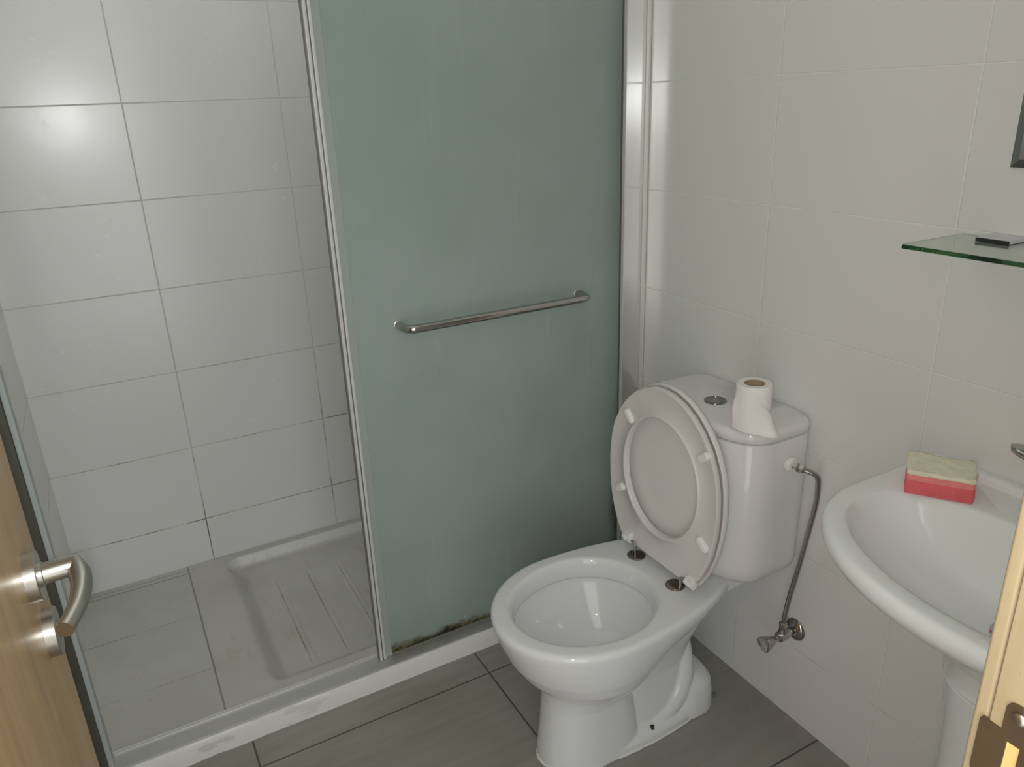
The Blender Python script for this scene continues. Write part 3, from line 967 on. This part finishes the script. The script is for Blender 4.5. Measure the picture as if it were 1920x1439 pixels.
# ------------------------------------------------------------------ sponge
def sponge_layer(z0, z1, jit, inset=0.0, nx=44, ny=30, nz=6, seed=0.0):
    c0, ex, ey = Vector((1.150, .654, 0)), Vector((.548, -.836, 0)), Vector((.836, .548, 0))
    hx, hy = .0495 - inset, .0385 - inset
    bm = bmesh.new()
    r = bmesh.ops.create_cube(bm, size=1.0)
    bmesh.ops.subdivide_edges(bm, edges=bm.edges, cuts=14, use_grid_fill=True)
    for v in bm.verts:
        a, b, c = v.co.x * 2, v.co.y * 2, v.co.z + .5
        # soften corners
        k = max(0, abs(a) - .95) * max(0, abs(b) - .93) * 6
        a *= 1 - k; b *= 1 - k
        bulge = 1 + .02 * math.sin(PI * c)
        p = c0 + ex * (a * hx * bulge) + ey * (b * hy * bulge)
        z = z0 + (z1 - z0) * c
        nz_ = Vector((p.x * 60, p.y * 60, z * 60 + seed))
        p += Vector((noise.noise(nz_), noise.noise(nz_ + Vector((9, 3, 1))), 0)) * jit
        z += noise.noise(nz_ + Vector((4, 8, 2))) * jit * (c if z1 > z0 else 0) 
        v.co = Vector((p.x, p.y, z))
    return bm
sponge = thing('sponge', 'red foam sponge with a beige scouring top, lying on the rear corner of the washbasin', 'sponge', (1.150, .654, .8008))
link('foam', sponge_layer(.8012, .8245, .0008), M_red, sponge, sharp=70)
o = link('foam', sponge_layer(.8240, .8365, .0008, .0010, seed=5), M_pink, sponge, sharp=70); o['label'] = 'paler red upper foam layer'
link('scouring_pad', sponge_layer(.8360, .8430, .0030, -.0008, seed=9), M_scour, sponge, sharp=70)

# ------------------------------------------------------------------ glass shelf and mirror
shelf = thing('glass_shelf', 'clear glass shelf with green edges on the wall above the washbasin', 'shelf', (XR, BC, 1.2))
bm = bmesh.new(); box(bm, 1.094, 1.2485, BC - .30, BC + .300, 1.1965, 1.2035, .0012)
link('glass_pane', bm, M_glass, shelf)
for y in (.668, BC - (.668 - BC)):
    bm = bmesh.new()
    box(bm, 1.200, 1.2495, y - .026, y + .026, 1.2037, 1.2098, .0012)
    box(bm, 1.200, 1.2495, y - .026, y + .026, 1.1905, 1.1963, .0012)
    box(bm, 1.2487, 1.2498, y - .026, y + .026, 1.1905, 1.2098)
    c = link('clamp', bm, M_clip, shelf)
    bm = bmesh.new(); box(bm, 1.1985, 1.2005, y - .0255, y + .0255, 1.2036, 1.2090)
    link('rubber_lip', bm, M_rubber, c)

mirror = thing('wall_mirror', 'wall mirror with a slanted grey rim above the glass shelf', 'mirror', (XR, BC, 1.312))
my0, my1, mz0, mz1 = BC - .245, BC + .243, 1.311, 1.95
bm = bmesh.new()
r0 = [Vector((1.2492, y, z)) for y, z in ((my0, mz0), (my1, mz0), (my1, mz1), (my0, mz1))]
r1 = [Vector((1.2462, y, z)) for y, z in ((my0, mz0), (my1, mz0), (my1, mz1), (my0, mz1))]
b_ = .012
r2 = [Vector((1.2440, y, z)) for y, z in ((my0 + b_, mz0 + b_), (my1 - b_, mz0 + b_), (my1 - b_, mz1 - b_), (my0 + b_, mz1 - b_))]
loft(bm, [r0, r1, r2], True, True)
link('bevelled_edge', bm, M_mirror_edge, mirror, smooth=False)
bm = bmesh.new(); box(bm, 1.2434, 1.2441, my0 + b_ + .0005, my1 - b_ - .0005, mz0 + b_ + .0005, mz1 - b_ - .0005)
link('mirror_pane', bm, M_mirror, mirror, smooth=False)

# ------------------------------------------------------------------ door leaf, handle, jamb
DX = -0.122                      # face of the open leaf, towards the room
bm = bmesh.new(); box(bm, DX - .036, DX, .185, .857, .006, 2.03, .0012)
door = struct('door_1', bm, M_door, label='open honey oak door with steel lever handle', cat='door')
HY, HZ = .768, 1.0255
bm = bmesh.new(); lathe(bm, [(.0252, 0), (.0252, .0100), (.0246, .0108), (.010, .0108)], (DX, HY, HZ), (1, 0, 0), 48)
rose = link('handle_rose', bm, M_steel, door, sharp=30)
lp = [Vector((DX + .006, HY, HZ)), Vector((DX + .0420, HY + .001, HZ))]
lq = fillet_path([(DX + .0420, HY + .001, HZ), (DX + .0465, HY - .030, HZ - .001), (DX + .0435, HY - .066, HZ - .003), (DX + .0310, HY - .100, HZ - .005)], .03, 6)
rad = [.0105, .0105] + [.0100 - .0022 * i / (len(lq) - 2) for i in range(len(lq) - 1)]
bm = bmesh.new()
tube(bm, lp + lq[1:], .0102, 28, radii=rad)
link('lever_handle', bm, M_steel, rose, sharp=50)
bm = bmesh.new(); lathe(bm, [(.0122, .0104), (.0122, .0136), (.0115, .0142), (.010, .0142)], (DX, HY, HZ), (1, 0, 0), 32)
link('neck_collar', bm, M_steel, rose, sharp=30)
KZ = .951; KY = .783
bm = bmesh.new(); lathe(bm, [(.0250, 0), (.0250, .0100), (.0244, .0108), (.010, .0108)], (DX, KY, KZ), (1, 0, 0), 48)
kr = link('key_rose', bm, M_steel, door, sharp=30)
bm = bmesh.new()
lathe(bm, [(.008, .0104), (.008, .0132), (.0072, .0137), (.002, .0137)], (DX, KY, KZ), (1, 0, 0), 24)
link('thumb_turn', bm, M_steel, kr)

JX = 0.431
az0 = math.radians(65.30)
JYc = JX / math.tan(az0)         # room-side corner of the frame
bm = bmesh.new()
box(bm, JX, JX + .05, -.02, JYc - .0105, 0, 2.05, .001)
box(bm, JX + .0008, JX + .07, JYc - .0095, JYc, 0, 2.05, .0025, 3)
jamb = struct('trim_2', bm, M_jamb, label='pale oak door frame post with a brown strike plate', cat='door frame')
# strike plate: body on the rebate face, lip folded out to the room-side corner
def prism_x(bm, poly, x0, x1):
    """extrude a (y, z) polygon along x"""
    a = [bm.verts.new((x0, y, z)) for y, z in poly]; b = [bm.verts.new((x1, y, z)) for y, z in poly]
    n = len(poly)
    bm.faces.new(a[::-1]); bm.faces.new(b)
    for i in range(n): bm.faces.new((a[i], a[(i + 1) % n], b[(i + 1) % n], b[i]))
bm = bmesh.new()
XA, XB = JX - .0014, JX + .0006
def arc(cy0, cz0, r, a0, a1, k=6):
    return [(cy0 + r * math.cos(math.radians(a0 + (a1 - a0) * i / k)), cz0 + r * math.sin(math.radians(a0 + (a1 - a0) * i / k))) for i in range(k + 1)]
prism_x(bm, [(.1795, 1.0555)] + arc(.1735, 1.0785, .006, 0, 90) + arc(.1665, 1.0785, .006, 90, 180) + [(.1605, 1.0555)], XA, XB)
prism_x(bm, [(.1605, 1.0002)] + arc(.1665, .962, .006, 180, 270) + arc(.1735, .962, .006, 270, 360) + [(.1795, 1.0002)], XA, XB)
prism_x(bm, [(.1605, 1.0002), (.1672, 1.0002), (.1672, 1.0555), (.1605, 1.0555)], XA, XB)
prism_x(bm, [(.1750, 1.0002), (.1795, 1.0002), (.1795, 1.0555), (.1750, 1.0555)], XA, XB)
prism_x(bm, [(.1795, 1.017), (.1915, 1.019), (.1922, 1.021), (.1922, 1.0600), (.1912, 1.0618), (.1795, 1.0610)], XA - .0002, XB)
plate = link('strike_plate', bm, M_brown, jamb, sharp=30)
plate['label'] = 'dark brown strike plate'
bm = bmesh.new(); lathe(bm, [(.0040, .0002), (.0042, .0018), (.0030, .0028), (.0012, .0030)], (XA, .1705, 1.0765), (-1, 0, 0), 24)
for a in (0, 90):
    pass
link('screw', bm, M_steel, plate)
bm = bmesh.new(); box(bm, JX - .0004, JX + .0004, .1668, .1754, 1.0000, 1.0558)
link('mortise_wood', bm, M_rawwood, jamb)
